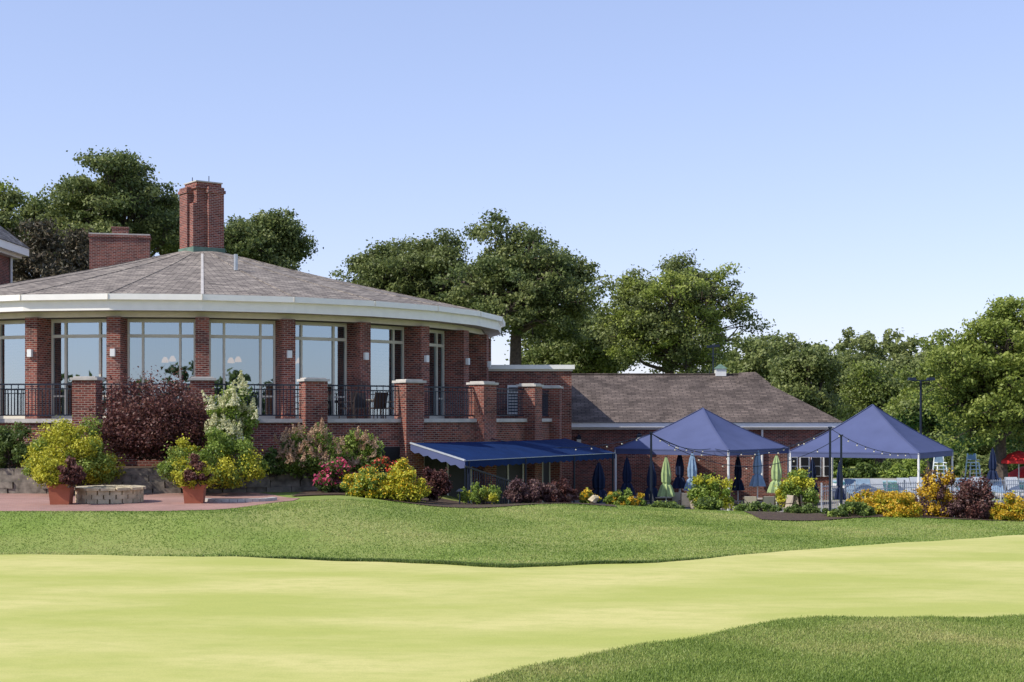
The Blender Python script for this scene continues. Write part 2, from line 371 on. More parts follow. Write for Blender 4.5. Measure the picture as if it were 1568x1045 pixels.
cb(-.52,.30,12.45,12.58,.46,.84,'chim'); cb(-.52,.30,12.58,12.70,.38,.74,'chim'); cb(.34,-.50,12.45,12.58,.82,.46,'chim'); cb(.34,-.50,12.58,12.70,.72,.38,'chim')
cb(0,0,9.9,10.14,1.46,1.46,'copper')
for dx,h in ((-.4,.22),(.3,.28)):
    ch.tube([(x0+dx,y0,12.6),(x0+dx,y0,12.95+h)],.018,'iron',5)
ch.build('rotunda_chimney',club)
ch=MB(); x0,y0=X(184,68),68; cb(0,0,7,11.55,2.75,1.1,'chim',math.radians(12)); cb(0,0,11.55,11.68,2.85,1.2,'chim',math.radians(12)); cb(0,0,11.68,11.74,2.8,1.15,'conc',math.radians(12)); cb(0,.2,11.74,12.05,.75,.6,'chim',math.radians(12)); cb(0,.2,12.05,12.12,.82,.66,'chim',math.radians(12)); ch.build('wide_chimney',club)
vp=MB(); p=(X(361,55),55); vp.tube([(p[0],p[1],8.7),(p[0],p[1],9.32)],.08,'metal',10); vp.build('roof_vent_pipe',club)
lw=MB(); xr=X(18,66)
lw.zbox(-36,xr,59,66,0.3,10.4,'brick'); lw.zbox(-36.5,xr+.6,58.4,66.6,10.55,10.9,'white'); lw.zbox(-36.2,xr+.35,58.65,66.35,10.4,10.55,'white2')
e=xr+.65; zt=10.91; ym_=62.5
lw.poly([(-36.6,58.3,zt),(e,58.3,zt),(e-4.1,ym_,zt+3.7),(-36.6,ym_,zt+3.7)],'shingle'); lw.poly([(e,58.3,zt),(e,66.7,zt),(e-4.1,ym_,zt+3.7)],'shingle')
lw.poly([(e,66.7,zt),(-36.6,66.7,zt),(-36.6,ym_,zt+3.7),(e-4.1,ym_,zt+3.7)],'shingle')
lw.zbox(xr,xr+.04,62,63,8.0,9.7,'frame'); lw.tube([(xr+.08,65.7,2),(xr+.08,65.7,10.4)],.06,'polew',6)
lw.build('two_storey_wing',club)
t=MB()
ring(t,15.0,-1.2,15.0,2.84,-8,6,'brick'); ring(t,15.1,2.84,15.1,2.97,-8,6,'conc'); ring(t,15.1,2.97,14.7,2.97,-8,6,'conc'); ring(t,15.0,2.84,15.1,2.84,-8,6,'conc')
for i in range(-8,7):
    rbox(t,15.02,th(i),-1.2,4.2,.76,.7,'brick'); rbox(t,15.02,th(i),4.2,4.28,.88,.82,'conc'); rbox(t,15.02,th(i),4.28,4.32,.7,.62,'conc')
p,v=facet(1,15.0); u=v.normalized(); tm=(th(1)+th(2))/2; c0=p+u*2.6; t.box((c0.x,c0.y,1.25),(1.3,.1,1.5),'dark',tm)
for i in (2,3,4):  # dark door panels added to paint in the shade under the awning
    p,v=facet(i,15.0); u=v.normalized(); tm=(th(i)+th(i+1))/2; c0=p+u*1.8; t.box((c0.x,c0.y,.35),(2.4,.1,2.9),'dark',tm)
    for sv in (.62,1.8,2.98):
        c0=p+u*sv; t.box((c0.x,c0.y,.35),(.08,.16,2.9),'frame',tm)
t.build('terrace_wall',club)
rl=MB()
for i in range(-8,6):
    p,v=facet(i,14.95); Lf=v.length; u=v/Lf
    for z,hh in ((4.08,.05),(3.93,.03),(3.08,.04)):
        a=p+u*.38; b=p+u*(Lf-.38); rl.bar((a.x,a.y,z),(b.x,b.y,z),.04,hh,'iron')
    n=int((Lf-.76)/.115)
    for j in range(1,n):
        a=p+u*(.38+(Lf-.76)*j/n); rl.bar((a.x,a.y,3.08),(a.x,a.y,4.08 if j%2 else 3.93),.024,.024,'iron')
rl.build('terrace_railing',club)
lk=MB(); lk.zbox(-3,2.55,60.9,77,-1.3,5.08,'brick'); lk.zbox(-3.1,2.68,60.77,77.1,5.08,5.26,'white'); lk.zbox(-3.05,2.6,60.85,77.05,5.0,5.078,'white2')
sx0,sx1=X(777,60.8),X(803,60.8); lk.zbox(sx0,sx1,60.8,60.9,3.15,4.4,'polew')
for j in range(9): lk.zbox(sx0+.05,sx1-.05,60.77,60.8,3.25+j*.125,3.30+j*.125,'iron')
lk.zbox(X(741,62),X(752,62),61.6,62.4,5.28,5.6,'metal')
lk.zbox(X(846,60.7),X(857,60.7),60.6,60.9,-1.2,1.3,'polew'); lk.zbox(X(822,60.7),X(838,60.7),60.8,60.9,-1.2,1.2,'polew')
lk.build('flat_roof_link',club)
wg=MB(); yf,yb=72.6,82; xR=16.2
wg.zbox(1.5,xR,yf,yb,-1.4,2.5,'brick')
wg.zbox(2.7,xR+.5,yf-.5,yb+.5,2.52,2.76,'white'); wg.zbox(2.7,xR+.3,yf-.25,yb+.2,2.40,2.52,'white2')
e0=yf-.6; e1=yb+.6; ym=(e0+e1)/2; zr=5.36; xe=xR+.6; xrg=X(1148,ym)
wg.poly([(2.6,e0,2.77),(xe,e0,2.77),(xrg,ym,zr),(2.6,ym,zr)],'shingle2'); wg.poly([(xe,e0,2.77),(xe,e1,2.77),(xrg,ym,zr)],'shingle2'); wg.poly([(xe,e1,2.77),(2.6,e1,2.77),(2.6,ym,zr),(xrg,ym,zr)],'shingle2')
gx=xrg; wg.poly([(gx-.9,ym-1.1,zr-.52),(gx+1.0,ym-.9,zr-.55),(gx+.3,ym-.2,zr+.12),(gx-.6,ym,zr+.10)],'shingle2'); wg.poly([(gx+1.0,ym-.9,zr-.55),(gx+1.0,ym+.9,zr-.55),(gx+.3,ym,zr+.12)],'shingle2'); wg.poly([(gx+.3,ym-.2,zr+.12),(gx-.6,ym,zr+.10),(gx+.3,ym+.3,zr+.12)],'shingle2')
wg.bar((2.6,ym,zr+.02),(xrg,ym,zr+.02),.25,.06,'shingle2')
wg.tube([(X(1167,72.5),72.5,-.5),(X(1167,72.5),72.5,2.4)],.06,'polew',6)
for px in (1214,1232,1250,1268):
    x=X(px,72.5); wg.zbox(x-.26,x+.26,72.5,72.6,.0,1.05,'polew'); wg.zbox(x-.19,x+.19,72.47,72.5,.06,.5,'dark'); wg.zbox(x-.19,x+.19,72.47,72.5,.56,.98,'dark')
cx=X(1103,ym); wg.zbox(cx-.28,cx+.28,ym-.28,ym+.28,zr-.1,zr+.3,'polew'); wg.box((cx,ym,zr+.42),(.7,.7,.24),'copper',0,.15)
ax=X(1092,ym); wg.tube([(ax,ym,zr),(ax,ym,zr+1.55)],.04,'iron',5); wg.bar((ax-.35,ym,zr+1.5),(ax+.35,ym,zr+1.56),.06,.14,'iron'); wg.tube([(ax-.22,ym,zr),(ax,ym,zr+1.1),(ax+.25,ym,zr)],.02,'iron',4); wg.bar((ax-.3,ym,zr+1.1),(ax+.3,ym,zr+1.1),.03,.03,'iron')
wg.build('long_hip_roof_wing',club)
def lantern(x,y,z):
    b=MB(); b.bar((x,y,z+.25),(x,y-.25,z+.3),.03,.03,'iron'); b.box((x,y-.25,z),(.2,.2,.36),'iron',0,1.15); b.box((x,y-.25,z+.24),(.28,.28,.14),'iron',0,.1); b.box((x,y-.25,z+.0),(.22,.22,.2),'bulb'); b.build('wall_lantern')
lantern(X(886,72.6),72.6,Z(675,72.6)); lantern(X(978,72.6),72.6,Z(672,72.6)); lantern(X(842,60.9),60.9,Z(690,60.9))
# ------------------------------------------------------------ awning: its back edge is fixed along the curved terrace wall
aw=MB()
Cq=Vector((X(712,45.4),45.4,1.64)); D=Vector((X(942,57),57,1.60))
def AB(s): return Vector(pt(15.46,math.radians(39.0+48*s),2.14))
A=AB(0); B=AB(1); n=24
for i in range(n):
    a,b=i/n,(i+1)/n; p=[AB(a),AB(b),Cq.lerp(D,b),Cq.lerp(D,a)]
    aw.poly([p[3],p[2],p[1],p[0]],'navy')
    q0,q1=Cq.lerp(D,a),Cq.lerp(D,b); qm=(q0+q1)/2; dz=Vector((0,0,.2)); aw.poly([q0-dz,qm-dz*1.3,q1-dz,q1,q0],'navy')
    aw.bar(q0-Vector((0,0,.012)),q1-Vector((0,0,.012)),.03,.02,'fencep')
for i in range(6):
    a,b=i/6,(i+1)/6; q0,q1=A.lerp(Cq,a),A.lerp(Cq,b); dz=Vector((0,0,.24)); aw.poly([q0-dz,(q0+q1)/2-dz*1.3,q1-dz,q1,q0],'tent')  # left valance in paler cloth: its sunlit brightness is put into the colour
    q0,q1=B.lerp(D,a),B.lerp(D,b); aw.poly([q0-dz,q1-dz,q1,q0],'navy')
aw.bar(A,Cq,.05,.05,'fencep')
for i in range(1,6): aw.bar(AB(i/6)-Vector((0,0,.04)),Cq.lerp(D,i/6)-Vector((0,0,.04)),.04,.04,'iron')
for a in (.02,.35,.68,.98):
    q=Cq.lerp(D,a); aw.tube([(q.x,q.y,float(H(q.x,q.y))-.1),(q.x,q.y,q.z-.03)],.04,'iron',6)
aw.build('navy_awning')
sr=MB(); p=Vector((X(712,45.0),45.0,0)); q=Vector((X(795,47.3),47.3,0))
z0,z1=1.3,.62
for k in range(24):
    a=p.lerp(q,k/23); zt=z0+(z1-z0)*k/23+.15; sr.bar((a.x,a.y,zt-1.0),(a.x,a.y,zt),.03,.03,'iron')
sr.bar((p.x,p.y,z0+.17),(q.x,q.y,z1+.17),.05,.05,'iron'); sr.bar((p.x,p.y,z0-.75),(q.x,q.y,z1-.75),.04,.04,'iron')
sr.build('stair_railing')
# ------------------------------------------------------------ stone wall + beds
sw=MB(); rng=R_(9)
for cidx in range(4):
    tt=math.radians(-40); z0=.66+cidx*.2
    while tt<math.radians(23.5):
        Lb=rng.uniform(.4,1.3); dth=Lb/17.5; R=17.5+rng.uniform(-.06,.06)-cidx*.03; p=pt(R,tt+dth/2,z0+.1)
        sw.box(p,(Lb-.008,.42,.198),'stone',tt+dth/2+rng.uniform(-.02,.02),rng.uniform(.97,1.0)); tt+=dth
sw.build('stone_retaining_wall')
bd=MB()
for i in range(40):
    a=math.radians(-40+i*63.5/40); b=math.radians(-40+(i+1)*63.5/40)
    bd.poly([pt(17.35,a,1.33),pt(17.35,b,1.33),pt(15.0,b,1.45),pt(15.0,a,1.45)],'soil')
a=math.radians(23.5); bd.poly([pt(17.6,a,.5),pt(15,a,.5),pt(15,a,1.45),pt(17.4,a,1.33)],'stone')
bd.build('raised_planting_bed')
kb=MB(); pts=[]
for i in range(17):
    a=math.pi*(.02+.96*i/16); pts.append((X(362,39.5)-math.cos(a)*1.05,39.6-math.sin(a)*1.0))
for a,b in zip(pts[:-1],pts[1:]): kb.bar((a[0],a[1],.75),(b[0],b[1],.75),.16,.09,'conc')
kb.poly([(p[0],p[1],.765) for p in pts],'soil'); kb.build('curved_stone_kerb')
fp=MB(); fx,fy=X(168,38.6),38.6; rng=R_(3)
for cidx in range(3):
    n=17
    for i in range(n):
        a=2*math.pi*(i+.5*(cidx%2))/n; fp.box((fx+math.cos(a)*.76,fy+math.sin(a)*.76,.775+cidx*.115),(.285,.24,.112+rng.uniform(0,.002)),'stoneL',a+math.pi/2+rng.uniform(-.05,.05))
n=14
for i in range(n):
    a=2*math.pi*i/n; fp.box((fx+math.cos(a)*.76,fy+math.sin(a)*.76,1.095),(.37,.36,.07),'stoneL',a+math.pi/2)
fp.tube([(fx,fy,.72),(fx,fy,.85)],.6,'dark',16); fp.build('stone_fire_pit')
# ------------------------------------------------------------ vegetation
def shrub(name,xa,xb,yt,yb,d,leaf,seed,lsz=.075,n=5000,flower=None,ff=.12,fs=None,dep=None,ncl=34,spiky=0.0,leaf2=None):
    rng=R_(seed); xc=(X(xa,d)+X(xb,d))/2; rx=(X(xb,d)-X(xa,d))/2; z1=Z(yt,d); z0=Z(yb,d); hh=z1-z0; rz=hh/2; ry=dep or max(rx*.75,.35)
    n=int(n*1.45); ncl=int(ncl*1.4)
    cr=.27*min(rx,rz*1.2); cr=max(cr,.1)
    zc=z0+hh*.32
    dd=sph(rng,ncl); rad=rng.uniform(.4,1.0,ncl)**.55
    up=dd[:,2]>0; rzv=np.where(up,hh*.68-cr*.6,hh*.32-cr*.3)
    rr_=np.stack([np.full(ncl,rx-cr*.6),np.full(ncl,max(ry-cr*.6,.15)),rzv],1)
    cc=np.array([xc,d,zc])+dd*rad[:,None]*rr_
    sc2=1+.14*rng.normal(size=ncl); cc[:,2]=z0+(cc[:,2]-z0)*np.clip(sc2,.78,1.15)
    idx=rng.randint(0,ncl,n); ld=sph(rng,n); lr=rng.rand(n)**.45
    ctint=rng.uniform(-.2,.2,ncl); csz=rng.uniform(.6,1.4,ncl)
    P=cc[idx]+ld*(lr*cr*csz[idx])[:,None]*np.array([1,1,.9])
    if spiky>0:
        sp=rng.rand(n)<spiky; P[sp,2]+=rng.rand(sp.sum())*cr*1.4
    st=rng.rand(n)<.08; P[st]+=ld[st]*(rng.rand(st.sum())*cr*.9)[:,None]
    P[:,2]=np.maximum(P[:,2],z0-.05)
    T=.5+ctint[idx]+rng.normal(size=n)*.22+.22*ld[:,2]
    S=lsz*rng.uniform(.6,1.4,n); MI=np.zeros(n,int); mats=[L[leaf]]
    if leaf2: 
        k=ctint[idx]>.06; MI[k]=1; mats.append(L[leaf2])
    if flower:
        mats.append(L[flower]); sel=(lr>.6)&(ld[:,2]+.35*(-ld[:,1])>-.1)&(P[:,2]>z0+hh*.2)
        q=sel&(rng.rand(n)<ff*3); MI[q]=len(mats)-1; S[q]=(fs or lsz)*rng.uniform(.7,1.3,q.sum())
    par=empty(name)
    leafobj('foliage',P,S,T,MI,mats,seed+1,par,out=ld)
    st=MB()
    for i in range(0,ncl,3): st.tube([(xc+rng.uniform(-.3,.3)*rx,d+rng.uniform(-.1,.1),z0-.1),tuple((cc[i]+np.array([xc,d,z0]))/2+np.array([0,0,.05])),tuple(cc[i])],[.018,.012,.005],'bark',4)
    st.build('stems',par)
    return cc,cr,par
def panicles(name,cc,cr,leaf,seed,n=40,sz=.2,par=None,k=.42,ls=.06):
    rng=R_(seed); P=[];T=[]
    top=cc[np.argsort(-cc[:,2]+.6*cc[:,1])][:int(len(cc)*.8)]
    for i in range(n):
        b=top[rng.randint(len(top))]+np.array([rng.normal()*cr*.8,-abs(rng.normal())*cr*.9-.12,rng.uniform(-.3,.8)*cr]); tt=rng.uniform(-.2,.25); lean=rng.normal(size=2)*.25; s1=sz*rng.uniform(.75,1.2)
        for j in range(90):
            h=rng.rand()**1.3; a=rng.rand()*6.28; r=s1*k*(1-h*.9)*math.sqrt(rng.rand()); P.append(b+np.array([math.cos(a)*r+lean[0]*h*s1,math.sin(a)*r+lean[1]*h*s1,h*s1*.95])); T.append(.55+tt+rng.uniform(-.25,.25))
    P=np.array(P); return leafobj(name,P,np.full(len(P),ls),np.array(T),np.zeros(len(P),int),[L[leaf]],seed,par)
shrub('green_shrub',-30,62,652,716,43.6,'grn',11,n=8000)
shrub('green_shrub',40,90,664,716,44,'grn',12,n=3500)
shrub('golden_spirea_shrub',32,196,646,738,42.4,'yg',13,n=17000,ncl=70,leaf2='lime')
shrub('golden_spirea_shrub',46,112,686,738,41.7,'yg',14,n=5000)
shrub('burgundy_ninebark_shrub',140,335,576,700,43.8,'burg',15,lsz=.085,n=20000,ncl=110,spiky=.14)
cc,cr,pr=shrub('panicle_hydrangea_shrub',314,398,582,690,43.3,'lime',16,n=8000,ncl=40); panicles('blossoms',cc,cr,'wht',17,62,.36,pr,.40,.075)
shrub('golden_spirea_shrub',233,414,662,744,42.2,'lime',18,n=17000,ncl=70,leaf2='yg')
cc,cr,pr=shrub('faded_hydrangea_shrub',420,525,652,728,44.2,'lime',19,n=9000,ncl=44,leaf2='grn'); panicles('blossoms',cc,cr,'pnk',20,80,.28,pr)
cc,cr,pr=shrub('faded_hydrangea_shrub',505,590,660,722,45.2,'lime',21,n=7000,ncl=34); panicles('blossoms',cc,cr,'pnk',22,36,.24,pr)
shrub('green_shrub',400,440,684,726,43.8,'grn',23,n=3000)
shrub('pink_rose_bush',478,548,700,753,43.2,'grn',24,n=6000,flower='rose',ff=.13,fs=.10)
shrub('coreopsis_clump',522,604,712,768,42.0,'yg',25,n=8500,flower='yel',ff=.14,fs=.06,ncl=44,leaf2='lime')
shrub('coreopsis_clump',578,658,712,768,42.0,'yg',26,n=8500,flower='yel',ff=.14,fs=.06,ncl=44)
shrub('red_flower_clump',552,628,702,745,43.2,'grn',27,n=5500,flower='redf',ff=.16,fs=.08)
shrub('plum_barberry_shrub',636,692,710,762,43.5,'burg',28,n=6000)
shrub('green_mound_plant',700,772,745,769,43.5,'lime',29,lsz=.06,n=5000,spiky=.2,ncl=28,leaf2='yg')
shrub('plum_barberry_shrub',770,840,727,769,44.5,'plum',30,n=7000)
shrub('plum_barberry_shrub',822,888,731,770,44.8,'burg',31,n=6000,leaf2='plum')
shrub('yellow_daisy_clump',884,922,749,770,44.8,'lime',32,n=2500,flower='yel',ff=.3,fs=.07,ncl=16)
shrub('green_boxwood_shrub',920,992,749,776,46.5,'lime',33,n=5000,leaf2='org')
shrub('green_shrub',1052,1128,724,778,58,'lime',34,lsz=.1,n=7500,leaf2='yg')
shrub('green_shrub',1186,1258,722,778,60,'lime',35,lsz=.1,n=7500,leaf2='yg')
shrub('low_juniper_shrub',1060,1110,762,780,47,'grn',36,n=2500,leaf2='lime')
shrub('low_juniper_shrub',985,1050,768,781,47.5,'grn',56,n=2500,leaf2='lime')
shrub('low_juniper_shrub',1120,1200,769,784,46,'grn',57,n=3000,leaf2='lime')
shrub('clipped_hedge',1196,1264,774,792,44.3,'grn',37,n=4500,dep=.6)
shrub('clipped_hedge',1260,1346,768,800,42.6,'grn',38,n=8000,dep=.7,leaf2='lime',ncl=50)
shrub('golden_coneflower_clump',1284,1424,750,797,43.8,'yg',39,n=15000,flower='org',ff=.4,fs=.07,ncl=70)
shrub('golden_coneflower_clump',1345,1416,755,802,42.2,'yg',40,n=7000,flower='org',ff=.36,fs=.07)
shrub('plum_smokebush',1402,1472,722,798,43.0,'plum',41,n=9000,ncl=46,spiky=.15,leaf2='org')
shrub('plum_smokebush',1452,1530,728,801,42.6,'burg',42,n=9000,ncl=46,spiky=.15,leaf2='plum')
shrub('golden_coneflower_clump',1506,1585,756,803,42.4,'yg',43,n=9000,flower='org',ff=.36,fs=.07)
shrub('golden_coneflower_clump',1420,1520,772,803,43.4,'lime',44,n=7000,flower='org',ff=.2,fs=.07)
shrub('green_shrub',1375,1428,698,750,76,'lime',45,lsz=.13,n=5000)
shrub('boundary_hedge',1190,1420,692,742,101,'grn',46,lsz=.22,n=17000,dep=2.5,ncl=80,leaf2='lime')
shrub('boundary_hedge',1400,1640,686,740,101,'olive',47,lsz=.22,n=17000,dep=2.5,ncl=80,leaf2='grn')
def pot(px,d,w,h,seed):
    x=X(px,d); z=.715; p=MB()
    p.box((x,d,z+h/2-.04),(w*.78,w*.78,h-.08),'terra',.1,1/.86); p.box((x,d,z+h-.05),(w*1.0,w*1.0,.1),'terra',.1); p.box((x,d,z+h+.004),(w*.86,w*.86,.012),'soil',.1)
    return p.build('terracotta_planter')
pot(94,37.7,.62,.54,1); pot(298,38.2,.62,.52,2)
shrub('chartreuse_potted_plant',52,122,696,745,37.6,'yg',51,n=5000,ncl=28,lsz=.06); shrub('burgundy_potted_plant',88,130,702,741,37.3,'burg',52,n=2500,ncl=16)
shrub('chartreuse_potted_plant',260,332,703,745,38.1,'yg',53,n=5000,ncl=28,lsz=.06); shrub('burgundy_potted_plant',278,328,702,739,37.9,'burg',54,n=2500,ncl=16)
# trees
def tree(name,xa,xb,yt,yb,d,leaf,seed,lobes=9,ncl=11,lsz=.2,per=165,base=None,lean=0,cr=.82,bare=False,trunkr=.4,gap=.9,leaf2=None):
    rng=R_(seed); xc=(X(xa,d)+X(xb,d))/2; rx=(X(xb,d)-X(xa,d))/2; z1=Z(yt,d); z0=Z(yb,d); rz=(z1-z0)/2; ry=rx*.9; ncl=int(ncl*1.6)
    c=np.array([xc,d,(z0+z1)/2]); r=np.array([rx,ry,rz]); base=-1.2 if base is None else base
    i=np.arange(lobes)+.5; ph=np.arccos(1-1.75*i/lobes); ga=math.pi*(1+5**.5)*i+rng.rand()*6
    dirs=np.stack([np.cos(ga)*np.sin(ph),np.sin(ga)*np.sin(ph),np.cos(ph)],1)+rng.normal(size=(lobes,3))*.2
    lp=c+dirs*r*rng.uniform(.52,.78,lobes)[:,None]; lr=np.minimum(rx,rz)*rng.uniform(.22,.46,lobes)
    CCs=[];LI=[]
    for j in range(lobes):
        dd=sph(rng,ncl); q=lp[j]+dd*lr[j]*rng.uniform(.5,1.2,ncl)[:,None]*np.array([1.1,1.1,.75]); CCs.append(q); LI+= [j]*ncl
    CCs=np.concatenate(CCs); LI=np.array(LI); nc=len(CCs); keep=rng.rand(nc)<gap; CCs=CCs[keep];LI=LI[keep];nc=len(CCs)
    cs=cr*rng.uniform(.45,1.25,nc); ct=rng.uniform(-.22,.22,nc)
    cnt=np.maximum(30,(per*(cs/cr)**1.6)).astype(int); idx=np.repeat(np.arange(nc),cnt); n=len(idx)
    ld=sph(rng,n); rr=rng.rand(n)**.5; far=rng.rand(n)<.1; rr[far]*=1.5
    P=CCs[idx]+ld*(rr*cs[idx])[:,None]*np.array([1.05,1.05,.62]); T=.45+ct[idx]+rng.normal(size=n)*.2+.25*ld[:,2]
    par=empty(name); MI=np.zeros(n,int); mats=[L[leaf]]
    if leaf2: mats.append(L[leaf2]); MI[ct[idx]>.02]=1
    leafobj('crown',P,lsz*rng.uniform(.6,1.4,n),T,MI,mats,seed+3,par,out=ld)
    t=MB(); bx=xc+lean; mid=np.array([xc+lean*.5,d,z0+rz*.25]); top=np.array([xc,d,c[2]+rz*.35])
    t.tube([(bx,d,base-.3),(bx,d,base+.8),tuple(mid),tuple(top)],[trunkr*1.4,trunkr,trunkr*.7,trunkr*.3],'bark',8)
    for j in range(lobes):
        s=mid+(top-mid)*rng.uniform(0,.7); e=lp[j]; m=(s+e)/2+np.array([0,0,-.06*abs(e[0]-s[0])])+rng.normal(size=3)*.2
        t.tube([tuple(s),tuple(m),tuple(e)],[trunkr*.42,trunkr*.28,trunkr*.14],'bark',5)
        for q in CCs[LI==j]: t.tube([tuple(m+(e-m)*rng.rand()),tuple((e+q)/2+rng.normal(size=3)*.15),tuple(q)],[trunkr*.10,trunkr*.06,.02],'bark',4)
    if bare:
        for b in bare:
            t.tube([Vector(p) for p in b],[.13,.08,.05,.02][:len(b)],'bark',4)
    t.build('trunk',par)
tree('oak_tree',78,282,230,450,86,'oak',101,lobes=24,leaf2='oak2')
tree('oak_tree',200,310,290,430,92,'oak',112,lobes=9)
tree('oak_tree',20,130,300,430,90,'oak2',113,lobes=12)
tree('maple_tree',-70,34,266,440,80,'oak3',102,lobes=13,leaf2='oak2')
tree('oak_tree',330,478,316,440,88,'oak',103,lobes=16,leaf2='oak2')
tree('linden_tree',522,690,366,520,98,'oak2',104,lobes=24,leaf2='oak')
tree('linden_tree',590,740,352,530,96,'oak2',105,lobes=20,leaf2='oak')
bare1=[(X(1095,100),100,Z(500,100)),(X(1108,100),100,Z(525,100)),(X(1122,100),100,Z(512,100)),(X(1134,100),100,Z(497,100))]
bare2=[(X(1090,100),100,Z(540,100)),(X(1112,100),100,Z(522,100)),(X(1125,100),100,Z(520,100)),(X(1142,100),100,Z(505,100))]
tree('leaning_oak_tree',682,905,345,550,90,'oak',106,lobes=32,lean=-.3,gap=.84,trunkr=.5,leaf2='oak2')
tree('oak_tree',922,1130,386,600,100,'oak2',107,lobes=30,bare=[bare1,bare2],leaf2='oak3')
tree('maple_tree',795,940,478,610,118,'olive',108,lobes=14,leaf2='oak2',lsz=.28,cr=1.1)
tree('maple_tree',850,960,468,610,112,'olive',118,lobes=12,leaf2='oak2',lsz=.28,cr=1.1)
tree('maple_tree',1425,1640,466,705,78,'oak3',109,lobes=34,lsz=.18,cr=.72,gap=.95)
tree('maple_tree',1366,1475,570,708,88,'oak3',110,lobes=14,leaf2='olive')
tree('maple_tree',1296,1400,556,695,104,'oak3',111,lobes=15,cr=1.05,leaf2='olive')
tree('maple_tree',1180,1290,530,690,112,'olive',114,lobes=14,cr=1.1,leaf2='oak2',lsz=.26)
def pine(name,px,d,yt,hw,seed):
    rng=R_(seed); x=X(px,d); zt=Z(yt,d); P=[];t=MB(); base=0.5
    t.tube([(x,d,base),(x,d,zt-.5)],[.35,.05],'bark',7); z=4.0
    while z<zt-.3:
        rel=(zt-z)/(zt-4); L0=hw*min(1,(rel*1.25)**.75)
        for i in range(9):
            a=rng.rand()*6.28; Lb=L0*rng.uniform(.7,1.1); e=np.array([x+math.cos(a)*Lb,d+math.sin(a)*Lb,z+Lb*.12+rng.normal()*.15]); s=np.array([x,d,z])
            t.tube([tuple(s),tuple((s+e)/2+np.array([0,0,-.1])),tuple(e)],[.06,.04,.02],'bark',4)
            m=int(110*Lb); f=rng.rand(m)**.6; q=s+(e-s)*f[:,None]+rng.normal(size=(m,3))*np.array([.38,.38,.16]); P.append(q)
        z+=rng.uniform(.45,.65)
    P=np.concatenate(P); n=len(P); par=empty(name); leafobj('needles',P,.26*rng.uniform(.6,1.4,n),.5+rng.normal(size=n)*.25,np.zeros(n,int),[L['pine']],seed,par,aspect=.35); t.build('trunk',par)
pine('pine_tree',58,76,335,4.2,201); pine('pine_tree',118,79,350,3.2,202); pine('pine_tree',5,78,355,3.5,203)
def mass(name,prof,d,leaf,seed,n,lsz,step=5.5,zb=-1.0,mats=None,dd=10,px=True,gl=.7):
    rng=R_(seed); xs=[X(p[0],d) if px else p[0] for p in prof]; zs=[Z(p[1],d) if px else p[1] for p in prof]
    C=[];Rr=[]
    x=xs[0]
    while x<xs[-1]:
        zt=np.interp(x,xs,zs)+rng.uniform(-gl,gl*.7); r=rng.uniform(2.2,4.2); yy=d+rng.uniform(-dd,dd)*.6
        z=zt-r*.9
        while z>zb-1: C.append((x+rng.normal()*1.0,yy+rng.uniform(-2,2),z)); Rr.append(r); z-=r*.85
        x+=rng.uniform(.35,.75)*step
    C=np.array(C);Rr=np.array(Rr); k=24; q=sph(rng,len(C)*k); ci=np.repeat(np.arange(len(C)),k); q=C[ci]+q*Rr[ci][:,None]*rng.uniform(.6,1.05,len(ci))[:,None]
    tone=rng.uniform(-.25,.2,len(C)); ct=tone[ci]+rng.uniform(-.12,.12,len(ci))
    per=max(1,n//len(q)); idx=np.repeat(np.arange(len(q)),per); m=len(idx); ld=sph(rng,m); P=q[idx]+ld*(rng.rand(m)**.5*rng.uniform(.5,1.15,len(q))[idx])[:,None]*np.array([1,1,.7])
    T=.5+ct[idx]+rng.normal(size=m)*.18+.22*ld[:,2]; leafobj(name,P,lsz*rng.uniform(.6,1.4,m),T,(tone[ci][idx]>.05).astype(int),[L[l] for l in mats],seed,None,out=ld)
mass('distant_treeline',[(1100,540),(1130,520),(1200,511),(1250,513),(1300,506),(1335,514),(1380,528),(1420,520),(1480,524),(1600,512),(1750,520)],130,None,301,200000,.32,mats=['olive','oak2'],step=4)
mass('distant_treeline',[(1080,560),(1150,524),(1250,516),(1320,508),(1420,524),(1600,516),(1800,520)],142,None,305,90000,.5,mats=['olive','oak2'],step=4)
mass('far_woodland',[(-400,470),(0,500),(300,540),(700,560),(1100,575),(1400,580),(1700,560),(2100,500)],170,None,302,90000,.65,mats=['oak','olive'],step=6)
mass('woodland_behind',[(-110,8),(-60,10.5),(-30,7),(-12,11),(0,6),(20,10),(60,8),(120,11)],-75,None,303,40000,.9,mats=['oak','olive'],px=False,zb=0,step=9)
